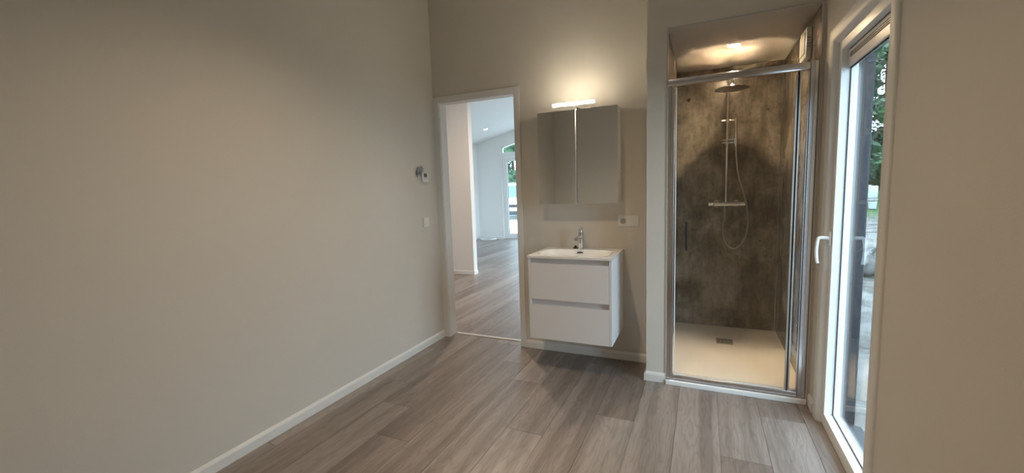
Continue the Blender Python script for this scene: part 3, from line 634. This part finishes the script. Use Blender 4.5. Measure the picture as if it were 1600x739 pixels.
# cable coil on the living room floor
cc = obj('cable_coil', lambda bm: tube(bm, [(-3.20 + (.20 + .006 * (k % 7)) * math.cos(k * .33) , 7.08 + (.20 + .004 * (k % 5)) * math.sin(k * .33), .008 + .0005 * k) for k in range(60)] + [(-3.2 + .3, 7.2, .01), (-3.2 + .36, 7.32, .008)], .006, 8), M['cable'], smooth=True)
tag(cc, 'loose coil of white cable on the far living room floor', 'cable')
fp = thing('wall_outlet', 'small white wall outlet low on the far left living room wall', 'wall socket', (XL + .0005, 6.75, .32))
obj('frame', lambda bm: bx(bm, (0, -.04, -.04), (.009, .04, .04), .003), M['plastic'], fp)
obj('socket_well', lambda bm: cyl(bm, (.009, 0, 0), (.0098, 0, 0), .02), M['grey'], fp)

# ------------------------------------------------------------------ outside
def gz(x, y):
    r = GB
    if y > 6: r += .062 * (y - 6) if x > 1 else .0
    if y > 30: r = min(r, 1.2)
    return r
def ground(bm):
    nx, ny = 70, 70; g = []
    rnd = random.Random(2)
    for i in range(nx + 1):
        row = []
        for j in range(ny + 1):
            x = -26 + 52 * i / nx; y = -8 + 52 * j / ny
            inside = -4.5 < x < 3.6 and -5 < y < 8.3
            row.append(bm.verts.new((x, y, gz(x, y) + (0 if inside else rnd.uniform(-.03, .05)))))
        g.append(row)
    for i in range(nx):
        for j in range(ny): bm.faces.new((g[i][j], g[i + 1][j], g[i + 1][j + 1], g[i][j + 1]))
gr = struct('ground', ground, M['ground'], smooth=True)

def tree(x, y, h, r, kind, label, seed, nleaf=9000, low=.06):
    rnd = random.Random(seed); z = gz(x, y)
    t = thing('tree', label, 'tree', (x, y, z), group=None)
    obj('trunk', lambda bm: tube(bm, [(0, 0, -.1), (.05, .02, h * .3), (-.04, .05, h * .6), (.03, 0, h * .92)], [.16, .13, .09, .03], 9), M['bark'], t, smooth=True)
    vs_, fs_ = [], []
    blobs = []
    for k in range(40):
        a = rnd.uniform(0, 2 * PI); f = rnd.uniform(low, 1); rr = r * math.sqrt(rnd.random()) * (1.15 - .75 * f ** 2)
        blobs.append((Vector((rr * math.cos(a), rr * math.sin(a), h * f)), r * rnd.uniform(.28, .48)))
    OC = ((1, 0, 0), (0, 1, 0), (-1, 0, 0), (0, -1, 0), (0, 0, 1), (0, 0, -1))
    for c, br in blobs:       # dense inner mass of each clump, faceted and hidden under its leaves
        for q in range(5):
            n = len(vs_); cc_ = c + Vector((rnd.uniform(-1, 1), rnd.uniform(-1, 1), rnd.uniform(-1, 1))) * br * .4; rot = Matrix.Rotation(rnd.uniform(0, 3), 3, (rnd.random() + .1, rnd.random(), rnd.random()))
            vs_ += [cc_ + rot @ Vector(d) * br * rnd.uniform(.45, .8) for d in OC]
            fs_ += [(n + a, n + b, n + c2) for a, b, c2 in ((0, 1, 4), (1, 2, 4), (2, 3, 4), (3, 0, 4), (1, 0, 5), (2, 1, 5), (3, 2, 5), (0, 3, 5))]
    for k in range(nleaf):
        c, br = rnd.choice(blobs); d = Vector((rnd.gauss(0, 1), rnd.gauss(0, 1), rnd.gauss(0, 1))).normalized() * br * rnd.uniform(.6, 1.0)
        p = c + d; s = rnd.uniform(.07, .15); u = Vector((rnd.gauss(0, 1), rnd.gauss(0, 1), rnd.gauss(0, .6))).normalized(); v_ = u.orthogonal().normalized() * .6; n = len(vs_)
        vs_ += [p - u * s, p + v_ * s, p + u * s, p - v_ * s]; fs_.append((n, n + 1, n + 2, n + 3))
    me = bpy.data.meshes.new('foliage'); me.from_pydata(vs_, [], fs_); me.materials.append(M['leaf%d' % kind])
    o = bpy.data.objects.new('foliage', me); C.objects.link(o); o.parent = t; o['kind'] = 'stuff'
    return t
def alongray(px_slope, y): return 2.215 + px_slope * (y + 3.269)
TREES = [(7.75, 18.6, 7.0, 1.5, 1, 'bright green leafy tree just behind the white container'),
         (10.3, 23.6, 9.5, 2.3, 0, 'dark green tree right of the white container, beside the window casing'),
         (4.2, 24.0, 9.0, 2.2, 0, 'dark green tree behind the dark outer reveal, left of the container'),
         (8.9, 34.0, 15.0, 3.4, 0, 'tallest dark tree closing the view behind the bright leafy one'),
         (17.2, 30.5, 13.0, 3.0, 0, 'dark tree at the right end of the forest edge outside the bedroom window')]
for i, (x, y, h_, r_, k, lb) in enumerate(TREES): tree(x, y, h_, r_, k, lb, 10 + i)
tree(-10.9, 26.2, 7.5, 1.9, 1, 'green leafy tree behind the white van', 31); tree(-5.0, 27.0, 8.5, 1.9, 0, 'dark green tree outside the far patio door, right of the van', 32)
tree(-14.6, 28.0, 9, 1.9, 0, 'dark green tree outside the far patio door, left of the van', 33)

# white container on a stand, tipped tub near the path
ct = thing('water_container', 'white plastic container standing on grass at the end of the sandy path', 'container', (7.62, 16.0, gz(7.62, 16.0)), .3)
M['ibc'] = mat('milky_plastic', (0.45, 0.50, 0.50), 0.35)
obj('tank', lambda bm: (bx(bm, (-.22, -.20, .36), (.22, .20, .80), .04, 3), cyl(bm, (0, 0, .79), (0, 0, .83), .07)), M['ibc'], ct, smooth=True)
obj('stand', boxes(((-.22, -.2, .28), (.22, .2, .355)), ((-.2, -.18, -.02), (-.14, -.12, .28)), ((.14, -.18, -.02), (.2, -.12, .28)), ((-.2, .12, -.02), (-.14, .18, .28)), ((.14, .12, -.02), (.2, .18, .28))), M['grey'], ct)
obj('bucket', lambda bm: lathe(bm, [(.10, 0), (.13, .24), (.137, .24), (.137, .25), (.12, .25)], (-.10, -.42, .0), seg=24), M['ibc'], ct, smooth=True)
tb = thing('mixing_tub', 'grey round tub tipped on its side on the sand outside the window', 'tub', (4.86, 5.85, GB + .02), .5)
obj('shell', lambda bm: lathe(bm, [(.02, -.20), (.17, -.19), (.22, -.10), (.235, .10), (.25, .17), (.238, .17), (.22, .10), (.20, -.08), (.02, -.15)], (0, 0, .22), Vector((.5, -.75, .35)), 32), M['tub'], tb, smooth=True)
obj('carry_handle', lambda bm: tube(bm, [(-.16 + .02 * k, -.16, .42 + .09 * math.sin(PI * k / 10)) for k in range(11)], .016, 8), M['tub'], tb, smooth=True)

# white van on the paler ground, seen through the patio door
vn2 = thing('van', 'white van parked nose-on outside the far patio door', 'van', (-7.55, 18.2, GB), .42)
def vbody(bm):
    W = .95
    prof = [(0, .32), (0, .95), (.10, 1.08), (.75, 1.22), (1.35, 1.95), (1.7, 2.10), (4.6, 2.12), (4.75, 1.9), (4.8, .4), (4.5, .30), (.2, .28)]
    prism(bm, [(-W, y, z) for y, z in prof], (2 * W, 0, 0)); bmesh.ops.bevel(bm, geom=bm.edges[:], offset=.05, segments=2, affect='EDGES')
vb = obj('body', vbody, M['vanwhite'], vn2, smooth=True)
obj('windscreen', lambda bm: prism(bm, [(-.80, .78, 1.25), (.80, .78, 1.25), (.72, 1.33, 1.92), (-.72, 1.33, 1.92)], (0, -.03, .025)), M['vanglass'], vn2)
obj('bumper', lambda bm: bx(bm, (-.93, -.05, .30), (.93, .12, .52), .04), M['dark'], vn2, smooth=True)
obj('grille', boxes(((-.45, -.02, .72), (.45, .03, .88))), M['black'], vn2)
for sx in (-1, 1):
    obj('headlamp', lambda bm, sx=sx: bx(bm, (sx * .72 - .16, -.025, .76), (sx * .72 + .16, .05, .93), .03), M['glass'] if False else M['polished'], vn2)
    obj('side_window', lambda bm, sx=sx: bx(bm, (sx * .945 - .012, 1.25, 1.3), (sx * .945 + .012, 2.2, 1.85), .005), M['vanglass'], vn2)
    for yy in (.85, 3.9):
        obj('wheel', lambda bm, sx=sx, yy=yy: lathe(bm, [(.02, -.11), (.30, -.11), (.34, -.08), (.34, .08), (.30, .11), (.2, .09), (.02, .09)], (sx * .86, yy, .34), Vector((sx, 0, 0)), 28), M['black'], vn2, smooth=True)
